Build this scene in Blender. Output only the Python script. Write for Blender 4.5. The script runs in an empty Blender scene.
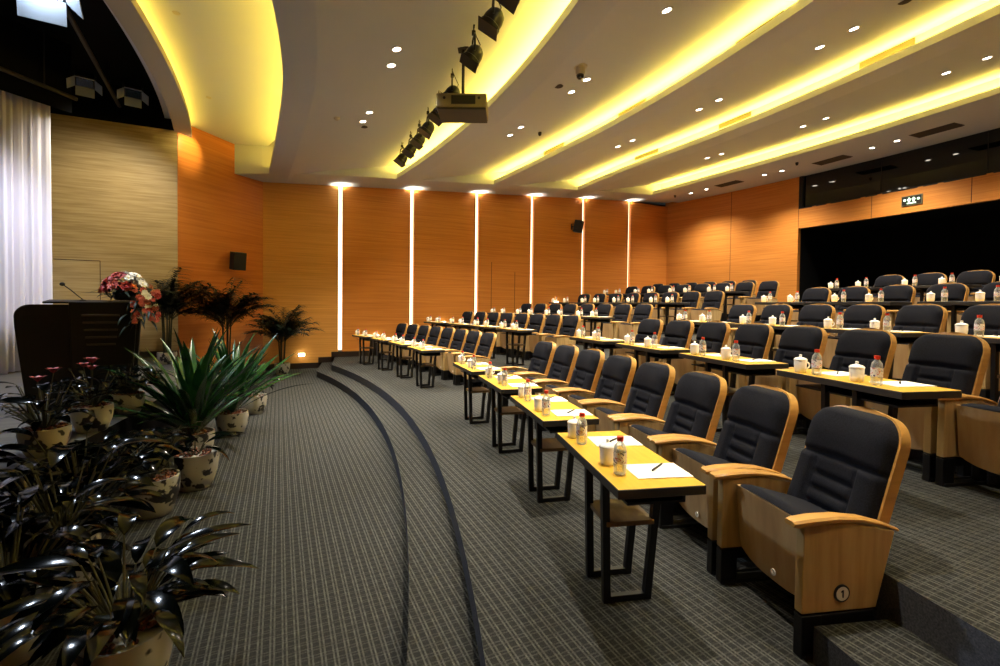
import bpy, bmesh, math, random
from mathutils import Vector, Matrix
random.seed(7)
C = bpy.context.scene.collection
PI = math.pi
AX, AY = -20.0, 8.1            # every row, step and ceiling cove is an arc about this point on the stage side

# ------------------------------------------------------------------ materials
def lin(c):
    return tuple(((v / 255) / 12.92 if v / 255 <= .04045 else ((v / 255 + .055) / 1.055) ** 2.4) for v in c) + (1,)

def mat(name, rgb, rough=.5, metal=0, spec=.5, emit=None, estr=0):
    m = bpy.data.materials.new(name); m.use_nodes = True
    b = m.node_tree.nodes['Principled BSDF']
    b.inputs['Base Color'].default_value = lin(rgb)
    b.inputs['Roughness'].default_value = rough
    b.inputs['Metallic'].default_value = metal
    b.inputs['Specular IOR Level'].default_value = spec
    if emit:
        b.inputs['Emission Color'].default_value = lin(emit); b.inputs['Emission Strength'].default_value = estr
    return m

def nodes(m): return m.node_tree.nodes, m.node_tree.links, m.node_tree.nodes['Principled BSDF']

def noise_mat(name, stops, scale, rough=.5, detail=4, spec=.5, bump=0, coord='Object', nscale=1.0, distortion=0):
    m = mat(name, (128, 128, 128), rough, 0, spec); N, L, B = nodes(m)
    tc = N.new('ShaderNodeTexCoord'); mp = N.new('ShaderNodeMapping'); mp.inputs['Scale'].default_value = scale
    nz = N.new('ShaderNodeTexNoise'); nz.inputs['Scale'].default_value = nscale; nz.inputs['Detail'].default_value = detail
    nz.inputs['Distortion'].default_value = distortion
    cr = N.new('ShaderNodeValToRGB'); e = cr.color_ramp.elements
    e[0].position, e[0].color = stops[0][0], lin(stops[0][1]); e[1].position, e[1].color = stops[-1][0], lin(stops[-1][1])
    for p, c in stops[1:-1]:
        x = e.new(p); x.color = lin(c)
    L.new(tc.outputs[coord], mp.inputs['Vector']); L.new(mp.outputs[0], nz.inputs['Vector'])
    L.new(nz.outputs['Fac'], cr.inputs[0]); L.new(cr.outputs[0], B.inputs['Base Color'])
    if bump:
        bp = N.new('ShaderNodeBump'); bp.inputs['Strength'].default_value = bump
        L.new(nz.outputs['Fac'], bp.inputs['Height']); L.new(bp.outputs[0], B.inputs['Normal'])
    return m

def math_node(N, L, op, a, b=None, c=None):
    n = N.new('ShaderNodeMath'); n.operation = op
    for i, v in enumerate((a, b, c)):
        if v is None: continue
        if isinstance(v, (int, float)): n.inputs[i].default_value = v
        else: L.new(v, n.inputs[i])
    return n.outputs[0]

def carpet_mat(name, base, line, period=.062, rot=0.0):
    m = mat(name, base, .95, 0, .05); N, L, B = nodes(m)
    tc = N.new('ShaderNodeTexCoord'); mp = N.new('ShaderNodeMapping'); mp.inputs['Rotation'].default_value = (0, 0, rot)
    L.new(tc.outputs['Object'], mp.inputs['Vector'])
    sp = N.new('ShaderNodeSeparateXYZ'); L.new(mp.outputs[0], sp.inputs[0])
    def double_line(o, width, gap, per):
        f = math_node(N, L, 'FRACT', math_node(N, L, 'MULTIPLY', o, 1 / per))
        a = math_node(N, L, 'COMPARE', f, .5 - gap, width); b = math_node(N, L, 'COMPARE', f, .5 + gap, width)
        return math_node(N, L, 'MAXIMUM', a, b)
    lx = double_line(sp.outputs['X'], .075, .16, period); ly = double_line(sp.outputs['Y'], .07, .16, period)
    nz = N.new('ShaderNodeTexNoise'); nz.inputs['Scale'].default_value = 140; nz.inputs['Detail'].default_value = 3
    L.new(tc.outputs['Object'], nz.inputs['Vector'])
    nb = N.new('ShaderNodeTexNoise'); nb.inputs['Scale'].default_value = 26; nb.inputs['Detail'].default_value = 2
    L.new(tc.outputs['Object'], nb.inputs['Vector'])
    k = math_node(N, L, 'MAXIMUM', math_node(N, L, 'MULTIPLY', lx, 1.0), math_node(N, L, 'MULTIPLY', ly, .4))
    k = math_node(N, L, 'MULTIPLY', k, math_node(N, L, 'ADD', math_node(N, L, 'MULTIPLY', nb.outputs['Fac'], 1.3), -.05))
    mx = N.new('ShaderNodeMix'); mx.data_type = 'RGBA'; mx.inputs['A'].default_value = lin(base); mx.inputs['B'].default_value = lin(line)
    L.new(k, mx.inputs['Factor'])
    m2 = N.new('ShaderNodeMix'); m2.data_type = 'RGBA'; m2.blend_type = 'MULTIPLY'; m2.inputs['Factor'].default_value = .8
    cr = N.new('ShaderNodeValToRGB'); cr.color_ramp.elements[0].position = .25; cr.color_ramp.elements[1].position = .7
    cr.color_ramp.elements[0].color = (.35, .35, .35, 1); cr.color_ramp.elements[1].color = (1.25, 1.25, 1.25, 1)
    L.new(nz.outputs['Fac'], cr.inputs[0]); L.new(mx.outputs['Result'], m2.inputs['A']); L.new(cr.outputs[0], m2.inputs['B'])
    L.new(m2.outputs['Result'], B.inputs['Base Color'])
    return m

M = {}
M['carpet'] = carpet_mat('carpet_grid', (47, 47, 46), (94, 95, 91))
M['riser'] = noise_mat('riser_carpet', [(.3, (62, 65, 74)), (.7, (92, 95, 106))], (120, 120, 120), .95, spec=.1)
M['wall_wood'] = noise_mat('wall_veneer', [(.3, (192, 118, 48)), (.5, (206, 130, 56)), (.7, (214, 140, 64))], (.6, .6, 34), .42, 6, .35)
M['wall_wood_pale'] = noise_mat('wall_veneer_pale', [(.3, (198, 140, 68)), (.5, (212, 152, 78)), (.7, (220, 162, 88))], (.6, .6, 34), .42, 6, .35)
M['splay_wood'] = noise_mat('splay_veneer', [(.3, (182, 104, 42)), (.5, (194, 116, 50)), (.72, (202, 126, 58))], (.5, .5, 22), .4, 6, .4)
M['bamboo'] = noise_mat('bamboo_panel', [(.28, (158, 132, 82)), (.5, (180, 154, 102)), (.72, (194, 170, 118))], (1.4, 1.4, 30), .5, 6, .3)
M['rear_wood'] = noise_mat('rear_veneer', [(.3, (190, 118, 50)), (.5, (204, 132, 58)), (.7, (214, 144, 68))], (.6, .6, 34), .42, 6, .35)
M['seam'] = mat('panel_joint', (60, 30, 12), .8)
M['dark_trim'] = mat('dark_baseboard', (34, 20, 14), .5)
M['ceiling'] = mat('ceiling_paint', (200, 204, 214), .9, 0, .1)
M['beam'] = mat('proscenium_paint', (176, 170, 166), .9, 0, .1)
M['black'] = mat('stage_black', (14, 14, 15), .9, 0, .1)
M['batten'] = mat('batten_steel', (44, 42, 42), .6, .3)
M['stage_floor'] = noise_mat('stage_boards', [(.3, (66, 64, 62)), (.7, (98, 96, 92))], (2, 40, 2), .6, 3)
M['led'] = mat('cove_led', (255, 220, 120), .5, emit=(255, 219, 84), estr=17)
M['led_front'] = mat('front_cove_led', (255, 220, 120), .5, emit=(255, 216, 78), estr=7.5)
M['slot'] = mat('slot_diffuser', (255, 245, 215), .5, emit=(255, 242, 200), estr=1.2)
M['lamp'] = mat('lamp_lens', (255, 250, 235), .5, emit=(255, 244, 222), estr=9)
M['trim_ring'] = mat('trim_ring', (190, 182, 168), .5)
M['footlamp'] = mat('footlamp_lens', (255, 240, 190), .5, emit=(255, 240, 190), estr=10)
M['metal'] = mat('brushed_metal', (150, 148, 144), .35, .8)
M['black_metal'] = mat('black_metal', (16, 15, 16), .42, .2)
M['black_plastic'] = mat('black_plastic', (20, 20, 21), .45)
M['grille'] = mat('speaker_grille', (26, 24, 24), .8)
M['proj'] = mat('projector_case', (138, 128, 98), .5)
M['proj_dark'] = mat('projector_underside', (58, 54, 44), .6)
M['proj_vent'] = mat('projector_vent', (38, 36, 30), .7)
M['vent'] = mat('vent_dark', (58, 50, 44), .7)
M['diffuser'] = mat('slot_vent', (96, 88, 66), .7)
M['glass_black'] = mat('control_glass', (8, 12, 12), .04, 0, .6)
M['white'] = mat('porcelain', (250, 249, 244), .25)
M['paper'] = mat('paper', (248, 247, 243), .8)
M['red'] = mat('red_cap', (214, 56, 30), .4)
M['fabric'] = noise_mat('charcoal_fabric', [(.35, (19, 20, 26)), (.65, (31, 32, 40))], (160, 160, 160), .92, 2, .15)
M['seat_wood'] = noise_mat('maple_veneer', [(.3, (172, 138, 94)), (.5, (188, 152, 106)), (.7, (196, 164, 120))], (3, 14, 3), .4, 4, .4)
M['side_wood'] = noise_mat('maple_side', [(.3, (162, 132, 84)), (.5, (180, 150, 100)), (.7, (190, 162, 114))], (26, 26, 2.2), .4, 4, .4)
M['arm_wood'] = noise_mat('arm_wood', [(.3, (172, 126, 62)), (.7, (196, 148, 80))], (4, 30, 30), .28, 4, .5)
M['table_wood'] = noise_mat('table_wood', [(.3, (208, 160, 46)), (.7, (220, 174, 60))], (24, 2, 24), .38, 4, .4)
M['table_edge'] = mat('table_edge', (44, 40, 38), .5)
M['shelf'] = noise_mat('shelf_board', [(.3, (92, 70, 44)), (.7, (112, 86, 56))], (24, 2, 24), .5, 4)
M['pen'] = mat('pen_black', (14, 14, 18), .3)
M['soil'] = noise_mat('clay_pebbles', [(.35, (42, 22, 14)), (.5, (110, 60, 38)), (.7, (168, 112, 80))], (60, 60, 60), .8, 2, bump=.8)
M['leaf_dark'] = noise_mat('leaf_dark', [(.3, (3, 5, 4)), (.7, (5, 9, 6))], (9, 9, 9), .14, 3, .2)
M['leaf_strap'] = noise_mat('leaf_strap', [(.3, (20, 50, 24)), (.7, (44, 88, 40))], (5, 5, 5), .26, 3, .5)
M['leaf_palm'] = noise_mat('leaf_palm', [(.3, (11, 22, 14)), (.7, (20, 38, 24))], (8, 8, 8), .5, 3, .25)
M['stem'] = mat('plant_stem', (58, 56, 30), .6)
M['flower_red'] = mat('flower_red', (160, 36, 36), .5)
M['flower_white'] = mat('flower_white', (252, 248, 240), .6)
M['flower_orange'] = mat('flower_orange', (214, 126, 60), .5)
M['flower_pink'] = mat('flower_pink', (204, 100, 92), .5)
M['lectern'] = mat('lectern_black', (7, 6, 7), .5, 0, .25)
M['lectern_slat'] = mat('lectern_slat', (44, 36, 30), .35)
M['curtain'] = mat('curtain_cloth', (224, 222, 230), .85, 0, .1)
M['sign_black'] = mat('sign_black', (14, 16, 15), .4)
M['sign_border'] = mat('sign_border', (120, 112, 80), .5)
M['sign_glow'] = mat('sign_glow', (220, 255, 225), .5, emit=(200, 255, 215), estr=.7)
M['badge_white'] = mat('badge_white', (226, 220, 206), .4)
M['barn'] = mat('barn_door', (120, 126, 132), .5, .2)
M['stage_lens'] = mat('stage_lens', (235, 245, 255), .4, emit=(214, 232, 255), estr=40)
M['dark_lens'] = mat('dark_lens', (30, 34, 44), .1, 0, .8)

def pot_mat():
    m = mat('painted_ceramic', (170, 165, 152), .3); N, L, B = nodes(m)
    tc = N.new('ShaderNodeTexCoord'); nz = N.new('ShaderNodeTexNoise'); nz.inputs['Scale'].default_value = 7.5; nz.inputs['Detail'].default_value = 2.5
    L.new(tc.outputs['Object'], nz.inputs['Vector'])
    cr = N.new('ShaderNodeValToRGB'); cr.color_ramp.interpolation = 'LINEAR'
    cr.color_ramp.elements[0].position = .415; cr.color_ramp.elements[0].color = lin((28, 26, 28))
    cr.color_ramp.elements[1].position = .44; cr.color_ramp.elements[1].color = lin((170, 165, 152))
    L.new(nz.outputs['Fac'], cr.inputs[0]); L.new(cr.outputs[0], B.inputs['Base Color'])
    return m
M['pot'] = pot_mat()

def clear_mat(name, tint, k):
    m = bpy.data.materials.new(name); m.use_nodes = True; N, L = m.node_tree.nodes, m.node_tree.links
    N.clear(); o = N.new('ShaderNodeOutputMaterial'); t = N.new('ShaderNodeBsdfTransparent'); t.inputs[0].default_value = lin(tint)
    g = N.new('ShaderNodeBsdfPrincipled'); g.inputs['Base Color'].default_value = lin((225, 230, 228)); g.inputs['Roughness'].default_value = .08
    mx = N.new('ShaderNodeMixShader'); fr = N.new('ShaderNodeLayerWeight'); fr.inputs['Blend'].default_value = .35
    mm = N.new('ShaderNodeMath'); mm.operation = 'MULTIPLY_ADD'; mm.inputs[1].default_value = .55; mm.inputs[2].default_value = k
    L.new(fr.outputs['Facing'], mm.inputs[0]); L.new(mm.outputs[0], mx.inputs[0])
    L.new(t.outputs[0], mx.inputs[1]); L.new(g.outputs[0], mx.inputs[2]); L.new(mx.outputs[0], o.inputs[0])
    return m
M['bottle'] = clear_mat('clear_plastic', (238, 240, 236), .22)

def label_mat():
    m = mat('bottle_label', (235, 235, 240), .4); N, L, B = nodes(m)
    tc = N.new('ShaderNodeTexCoord'); nz = N.new('ShaderNodeTexNoise'); nz.inputs['Scale'].default_value = 42; nz.inputs['Detail'].default_value = 1
    L.new(tc.outputs['Object'], nz.inputs['Vector'])
    cr = N.new('ShaderNodeValToRGB'); e = cr.color_ramp.elements; cr.color_ramp.interpolation = 'CONSTANT'
    e[0].position = 0; e[0].color = lin((40, 40, 110)); e[1].position = .4; e[1].color = lin((238, 236, 240))
    x = e.new(.6); x.color = lin((206, 120, 100)); x = e.new(.66); x.color = lin((240, 238, 240))
    L.new(nz.outputs['Fac'], cr.inputs[0]); L.new(cr.outputs[0], B.inputs['Base Color'])
    return m
M['label'] = label_mat()

# ------------------------------------------------------------------ mesh builder
class MB:
    def __init__(s): s.v = []; s.f = []; s.mi = []; s.cur = 0; s.smooth = []; s.sm = False
    def add(s, vs, fs):
        b = len(s.v); s.v += [tuple(v) for v in vs]
        for f in fs: s.f.append(tuple(b + i for i in f)); s.mi.append(s.cur); s.smooth.append(s.sm)
    def box(s, c, d, bevel=0, rot=None, seg=2):
        bm = bmesh.new(); bmesh.ops.create_cube(bm, size=1)
        for v in bm.verts: v.co = Vector((v.co.x * d[0], v.co.y * d[1], v.co.z * d[2]))
        if bevel: bmesh.ops.bevel(bm, geom=bm.edges[:], offset=bevel, segments=seg, profile=.5, affect='EDGES')
        if rot is not None: bmesh.ops.rotate(bm, verts=bm.verts, cent=(0, 0, 0), matrix=rot)
        bm.verts.index_update()
        s.add([v.co + Vector(c) for v in bm.verts], [[v.index for v in f.verts] for f in bm.faces]); bm.free()
    def frombm(s, bm, mtx=None):
        bm.verts.index_update()
        s.add([(mtx @ v.co if mtx else v.co) for v in bm.verts], [[v.index for v in f.verts] for f in bm.faces]); bm.free()
    def prism(s, pts, frame, thick, bevel=0):
        """pts: 2D outline; frame(u, v, w) -> 3D; extruded w = -thick/2 .. thick/2"""
        bm = bmesh.new(); n = len(pts)
        a = [bm.verts.new(frame(u, v, -thick / 2)) for u, v in pts]; b = [bm.verts.new(frame(u, v, thick / 2)) for u, v in pts]
        bm.faces.new(a[::-1]); bm.faces.new(b)
        for i in range(n): bm.faces.new((a[i], a[(i + 1) % n], b[(i + 1) % n], b[i]))
        bmesh.ops.recalc_face_normals(bm, faces=bm.faces[:])
        if bevel: bmesh.ops.bevel(bm, geom=bm.edges[:], offset=bevel, segments=2, profile=.5, affect='EDGES')
        s.frombm(bm)
    def bar(s, p, q, w, h=None, up=(0, 0, 1)):
        """square bar from p to q"""
        h = h or w; p, q = Vector(p), Vector(q); d = (q - p).normalized(); u = Vector(up)
        if abs(d.dot(u)) > .95: u = Vector((1, 0, 0))
        a = d.cross(u).normalized(); b = a.cross(d).normalized()
        vs = [r + a * (i * w / 2) + b * (j * h / 2) for r in (p, q) for i, j in ((-1, -1), (1, -1), (1, 1), (-1, 1))]
        s.add(vs, [(3, 2, 1, 0), (4, 5, 6, 7), (0, 1, 5, 4), (1, 2, 6, 5), (2, 3, 7, 6), (3, 0, 4, 7)])
    def tube(s, pts, r, seg=8, cap=True):
        pts = [Vector(p) for p in pts]; n = len(pts); rs = r if isinstance(r, (list, tuple)) else [r] * n; b = []
        ref = Vector((0, 0, 1))
        for i, p in enumerate(pts):
            d = (pts[min(i + 1, n - 1)] - pts[max(i - 1, 0)]).normalized()
            a = d.cross(ref if abs(d.dot(ref)) < .95 else Vector((1, 0, 0))).normalized(); c = d.cross(a).normalized()
            b += [p + (a * math.cos(2 * PI * k / seg) + c * math.sin(2 * PI * k / seg)) * rs[i] for k in range(seg)]
        f = [(i * seg + k, i * seg + (k + 1) % seg, (i + 1) * seg + (k + 1) % seg, (i + 1) * seg + k) for i in range(n - 1) for k in range(seg)]
        if cap: f += [tuple(range(seg))[::-1], tuple((n - 1) * seg + k for k in range(seg))]
        s.add(b, f)
    def lathe(s, prof, seg=20, c=(0, 0, 0), mtx=None, cap=True):
        b = []; f = []; n = len(prof)
        for r, z in prof:
            for k in range(seg):
                v = Vector((r * math.cos(2 * PI * k / seg), r * math.sin(2 * PI * k / seg), z))
                if mtx: v = mtx @ v
                b.append(v + Vector(c))
        for i in range(n - 1):
            for k in range(seg): f.append((i * seg + k, i * seg + (k + 1) % seg, (i + 1) * seg + (k + 1) % seg, (i + 1) * seg + k))
        if cap and prof[0][0] > 1e-6: f.append(tuple(range(seg))[::-1])
        if cap and prof[-1][0] > 1e-6: f.append(tuple((n - 1) * seg + k for k in range(seg)))
        s.add(b, f)
    def grid(s, fn, nu, nv):
        b = [fn(i / nu, j / nv) for j in range(nv + 1) for i in range(nu + 1)]
        s.add(b, [(j * (nu + 1) + i, j * (nu + 1) + i + 1, (j + 1) * (nu + 1) + i + 1, (j + 1) * (nu + 1) + i) for j in range(nv) for i in range(nu)])
    def sphere(s, c, r, seg=10, sc=(1, 1, 1)):
        pr = [(max(1e-7, r * math.sin(PI * i / 6)), -r * math.cos(PI * i / 6)) for i in range(7)]
        b = []; f = []
        for rr, z in pr:
            for k in range(seg): b.append((c[0] + rr * math.cos(2 * PI * k / seg) * sc[0], c[1] + rr * math.sin(2 * PI * k / seg) * sc[1], c[2] + z * sc[2]))
        for i in range(6):
            for k in range(seg): f.append((i * seg + k, i * seg + (k + 1) % seg, (i + 1) * seg + (k + 1) % seg, (i + 1) * seg + k))
        s.add(b, f)
    def build(s, name, mats, parent=None, kind=None, smooth=None, loc=None, fix=False):
        me = bpy.data.meshes.new(name); me.from_pydata(s.v, [], s.f)
        for m in (mats if isinstance(mats, (list, tuple)) else [mats]): me.materials.append(m)
        me.polygons.foreach_set('material_index', s.mi)
        me.polygons.foreach_set('use_smooth', [bool(x) or bool(smooth) for x in s.smooth])
        if fix:
            bm = bmesh.new(); bm.from_mesh(me); bmesh.ops.remove_doubles(bm, verts=bm.verts, dist=1e-5); bmesh.ops.recalc_face_normals(bm, faces=bm.faces); bm.to_mesh(me); bm.free()
        me.update()
        o = bpy.data.objects.new(name, me); C.objects.link(o)
        if parent: o.parent = parent
        if kind: o['kind'] = kind
        if loc is not None: o.location = loc
        return o

def smooth_by_angle(o, deg=40):
    me = o.data; bm = bmesh.new(); bm.from_mesh(me)
    for e in bm.edges:
        if len(e.link_faces) == 2 and e.calc_face_angle(0) > math.radians(deg): e.smooth = False
    for f in bm.faces: f.smooth = True
    bm.to_mesh(me); bm.free(); return o

def thing(name, label, cat, loc=(0, 0, 0), rz=0, group=None):
    o = bpy.data.objects.new(name, None); C.objects.link(o); o.location = loc; o.rotation_euler = (0, 0, rz); o.empty_display_size = .1
    o['label'] = label; o['category'] = cat
    if group: o['group'] = group
    return o
def tag(o, label, cat, group=None):
    o['label'] = label; o['category'] = cat
    if group: o['group'] = group
    return o
def dup(root, loc, rz, label, group=None):
    r = root.copy(); C.objects.link(r); r.location = loc; r.rotation_euler = (0, 0, rz); r['label'] = label
    if group: r['group'] = group
    for ch in list(root.children):
        c = ch.copy(); C.objects.link(c); c.parent = r
        for g in ch.children:
            d = g.copy(); C.objects.link(d); d.parent = c
    return r
def polar(R, a, z=0): return Vector((AX + R * math.cos(a), AY + R * math.sin(a), z))
D = math.radians

# ------------------------------------------------------------------ room: floors and tiers
YF, YN = 14.6, -3.6                    # far slotted wall, near wall
def th(R, y): return math.asin(max(-1, min(1, (y - AY) / R)))
def arc_band(mb, R0, R1, z0, z1, y0=YN, y1=YF, n=64):
    """surface between two arcs, ends cut by y = const"""
    a0, a1 = th(R0, y0), th(R0, y1); b0, b1 = th(R1, y0), th(R1, y1)
    mb.grid(lambda u, v: polar(R0 + (R1 - R0) * v, (a0 + (a1 - a0) * u) * (1 - v) + (b0 + (b1 - b0) * u) * v, z0 + (z1 - z0) * v), n, 1)

b = MB(); b.add([(-9, YN, -.3), (3, YN, -.3), (3, YF, -.3), (-9, YF, -.3)], [(0, 1, 2, 3)])
b.build('floor_lower', M['carpet'], kind='structure')
TZ = [0, .35, .61, .95, 1.25, 1.42]
steps = [(21.39, 21.74, -.15, -.3), (21.74, 23.6, 0, -.15)] + [(23.6 + 1.9 * i, (25.5 + 1.9 * i) if i < 4 else 38.5, TZ[i + 1], TZ[i]) for i in range(5)]
def edge_x(R, y):                       # the two low steps stop short of the far wall and turn back to it
    yc = min(y, 12.8) if R < 22 else y
    return AX + math.sqrt(R * R - (yc - AY) ** 2) + (max(0, y - 12.8) * .15 if R < 22 else 0)
def step_band(mb, R0, R1, z0, z1, n=96):
    mb.grid(lambda u, v: Vector((edge_x(R0, YN + (YF - YN) * u) * (1 - v) + edge_x(R1, YN + (YF - YN) * u) * v, YN + (YF - YN) * u, z0 + (z1 - z0) * v)), n, 1)
for i, (R0, R1, z, zb) in enumerate(steps):
    b = MB(); step_band(b, R0, R1, z, z); b.cur = 1; step_band(b, R0, R0, zb, z)
    b.build('floor_tier', [M['carpet'], M['riser']], kind='structure')
# half step in the aisle beside the front seat
b = MB(); a1 = D(-17.12); a0 = D(-22)
b.grid(lambda u, v: polar(23.2 + .4 * v, a0 + (a1 - a0) * u, .16), 6, 1); b.cur = 1
b.grid(lambda u, v: polar(23.2, a0 + (a1 - a0) * u, .16 * v), 6, 1)
b.cur = 0; b.grid(lambda u, v: polar(23.2 + .4 * u, a1, .16 * v), 1, 1)
b.build('floor_aisle_step', [M['carpet'], M['riser']], kind='structure')
# stage
b = MB(); SR, SZ = 18.62, .33
y0s, y1s = YN, 12.61
a0, a1 = th(SR, y0s), th(SR, y1s)
b.grid(lambda u, v: (polar(SR, a0 + (a1 - a0) * u, SZ) * (1 - v) + Vector((-9, y0s + (y1s - y0s) * u, SZ)) * v), 40, 1)
b.cur = 1; arc_band(b, SR, SR, -.3, SZ, y0s, y1s, 40)
b.build('floor_stage', [M['stage_floor'], M['black']], kind='structure')

# ------------------------------------------------------------------ walls
def soffit_z(x): return 4.905 + .0645 * (x + .4)
SLX = [1.643, 3.785, 5.986, 8.09, 10.264, 12.434]; SW = .12
b = MB(); xs = [-.4]
for x in SLX: xs += [x - SW / 2, x + SW / 2]
xs.append(15.4)
for i in range(0, len(xs), 2):
    x0, x1 = xs[i], xs[i + 1]; b.cur = 1 if i == 0 else 0
    b.box(((x0 + x1) / 2, YF + .06, 2.7), (x1 - x0, .12, 6.0))
b.cur = 2; b.box((7.5, YF + .17, 2.7), (16, .06, 6.2))
# door joints in the third panel (scored lines)
for x, z0, z1 in ((6.53, 1.0, 3.05), (7.42, 1.0, 2.75)):
    b.cur = 3; b.box((x, YF - .001, (z0 + z1) / 2), (.016, .006, z1 - z0))
b.build('wall_far', [M['wall_wood'], M['wall_wood_pale'], M['dark_trim'], M['seam']], kind='structure')
b = MB()                                # stepped skirting
def skirt(x0, x1, z0, z1): b.box(((x0 + x1) / 2, YF - .012, (z0 + z1) / 2), (x1 - x0, .024, z1 - z0))
def xr(R): return edge_x(R, YF)
skirt(-.4, xr(21.39), -.3, -.14); skirt(xr(21.39) - .1, xr(21.74), -.3, .01); skirt(xr(21.74) - .1, xr(23.6), -.15, .16)
for i in range(5): skirt(xr(23.6 + 1.9 * i) - .16, xr(25.5 + 1.9 * i) if i < 4 else 14.5, TZ[i + 1] - .3, TZ[i + 1] + .16)
b.build('baseboard_far', M['dark_trim'], kind='structure')
# splayed orange wall, stage side wall
P0, P1 = Vector((-.4, 14.6, 0)), Vector((-2.04, 12.61, 0))
def vquad(mb, p, q, z0, z1, th_=.1, side=1):
    d = (q - p); n = Vector((d.y, -d.x, 0)).normalized() * th_ * side
    vs = [(p.x, p.y, z0), (q.x, q.y, z0), (q.x, q.y, z1), (p.x, p.y, z1)]; vs += [(x + n.x, y + n.y, z) for x, y, z in vs]
    mb.add(vs, [(0, 1, 2, 3), (7, 6, 5, 4), (0, 4, 5, 1), (1, 5, 6, 2), (2, 6, 7, 3), (3, 7, 4, 0)])
b = MB(); vquad(b, P0, P1, -.3, 6.0, .12, 1); b.build('wall_splay', M['splay_wood'], kind='structure', fix=True)
b = MB(); vquad(b, Vector((-.4, 14.58, 0)), Vector((-2.03, 12.61, 0)), -.3, -.14, .03, -1); b.build('baseboard_splay', M['dark_trim'], kind='structure', fix=True)
b = MB(); b.box((-5.5, 12.67, 2.5), (6.9, .12, 5.74)); b.cur = 1; b.box((-5.5, 12.67, 5.9), (6.9, .14, 1.06))
b.cur = 2
for (x, z0, z1) in ((-3.42, .5, 2.42),): b.box((x, 12.609, (z0 + z1) / 2), (.012, .006, z1 - z0))
b.box((-3.8, 12.609, 2.42), (.76, .006, .012))
b.build('wall_stage', [M['bamboo'], M['black'], M['seam']], kind='structure')
b = MB(); b.box((-5.4, 12.6, .41), (6.7, .03, .14)); b.build('baseboard_stage', M['dark_trim'], kind='structure')
b = MB(); b.box((-9.05, 4.5, 3), (.1, 16.3, 6.8)); b.build('wall_backstage', M['black'], kind='structure')
b = MB(); b.box((2, YN - .06, 3), (34, .12, 7)); b.build('wall_near', M['wall_wood'], kind='structure')
# rear wall: wood, header band, control window, dark entrance
RW = 35.0; AO = D(2.42)
def arc_slab(mb, R0, R1, a0, a1, z0, z1, n=24):
    mb.grid(lambda u, v: polar(R0, a0 + (a1 - a0) * u, z0 + (z1 - z0) * v), n, 1)
    mb.grid(lambda u, v: polar(R1, a1 + (a0 - a1) * u, z0 + (z1 - z0) * v), n, 1)
    for z, s_ in ((z0, 1), (z1, -1)): mb.grid(lambda u, v: polar(R0 + (R1 - R0) * v, a0 + (a1 - a0) * u, z), n, 1)
    for a in (a0, a1): mb.grid(lambda u, v: polar(R0 + (R1 - R0) * u, a, z0 + (z1 - z0) * v), 1, 1)
AN = th(RW, YN); AF = th(RW, YF + .1)
b = MB(); arc_slab(b, RW, RW + .14, AO, AF, 1.4, 6.0); arc_slab(b, RW, RW + .14, AN, AO, 4.15, 4.78, 40)
b.cur = 1
for a in (6.25, 2.42, -.9, -4.4, -7.9): arc_slab(b, RW - .003, RW + .01, D(a) - .0002, D(a) + .0002, (1.5 if a > 3 else 4.16), 5.8 if a > 2 else 4.77, 1)
b.build('wall_rear', [M['rear_wood'], M['seam']], kind='structure', fix=True)
b = MB(); b.cur = 0; arc_slab(b, RW + .06, RW + .08, AN, AO, 4.78, 5.9, 30); b.cur = 1
arc_slab(b, RW - .01, RW + .09, AO - .0035, AO, 4.78, 5.9, 1); arc_slab(b, RW + .0, RW + .09, AN, AO, 4.76, 4.80, 30)
for a in (-1.2, -4.8, -8.4): arc_slab(b, RW + .05, RW + .07, D(a) - .0002, D(a) + .0002, 4.8, 5.9, 1)
b.build('window_1', [M['glass_black'], M['black_metal']], kind='structure')
b = MB(); arc_slab(b, 37.6, 37.7, AN, D(4), 1.4, 4.4, 24); arc_slab(b, RW + .14, 37.6, AO, AO + .003, 1.4, 4.3, 1)
b.grid(lambda u, v: polar(RW + .1 + 2.6 * v, AN + (D(4) - AN) * u, 4.2), 20, 1)
b.build('wall_entrance', M['black'], kind='structure')

# ------------------------------------------------------------------ ceiling
RL = [20.05, 23.4, 26.25, 29.05, 32.65]; ZL = [4.93, 5.13, 5.325, 5.505, 5.74]; YS = 13.35
FL = [.42, .2, .28, .55, .25, 0]
YE = 14.1         # the lips run a little straighter than the rows towards the far wall
def lipR(k, R, y): return R + FL[k] * max(0, (y - 9) / 4.35) ** 2
def lip_band(mb, k0, R0, k1, R1, z0, z1, n=56, ye=YE):
    def pt(k, R, y, z): r = lipR(k, R, y); return Vector((AX + math.sqrt(r * r - (y - AY) ** 2), y, z))
    mb.grid(lambda u, v: pt(k0, R0, YN + (ye - YN) * u, z0) * (1 - v) + pt(k1, R1, YN + (ye - YN) * u, z1) * v, n, 1)
def cband(mb, prof, k):
    last = len(prof) - 2
    for i, ((R0, z0), (R1, z1)) in enumerate(zip(prof, prof[1:])): lip_band(mb, k, R0, (k + 1) if i == last else k, R1, z0, z1)
for k in range(5):
    Rk, zk = RL[k], ZL[k]
    ztop = 5.61 if k == 0 else zk + .45
    prof = [(Rk + .42, ztop + .05), (Rk + .42, zk + .03), (Rk + .03, zk + .03), (Rk + .03, zk + .125), (Rk, zk + .125), (Rk, zk), (Rk + .45, zk)]
    prof += [(RL[k + 1] + .42, ZL[k + 1] + .45)] if k < 4 else [(RW + .1, 5.79)]
    b = MB(); cband(b, prof, k); b.build('ceiling', M['ceiling'], kind='structure')
BL, BR = (-25.6, 9.5, 23.7), (-28.9, 9.5, 27.3)
def barc(c, y): return c[0] + math.sqrt(max(0, c[2] ** 2 - (y - c[1]) ** 2))
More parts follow.
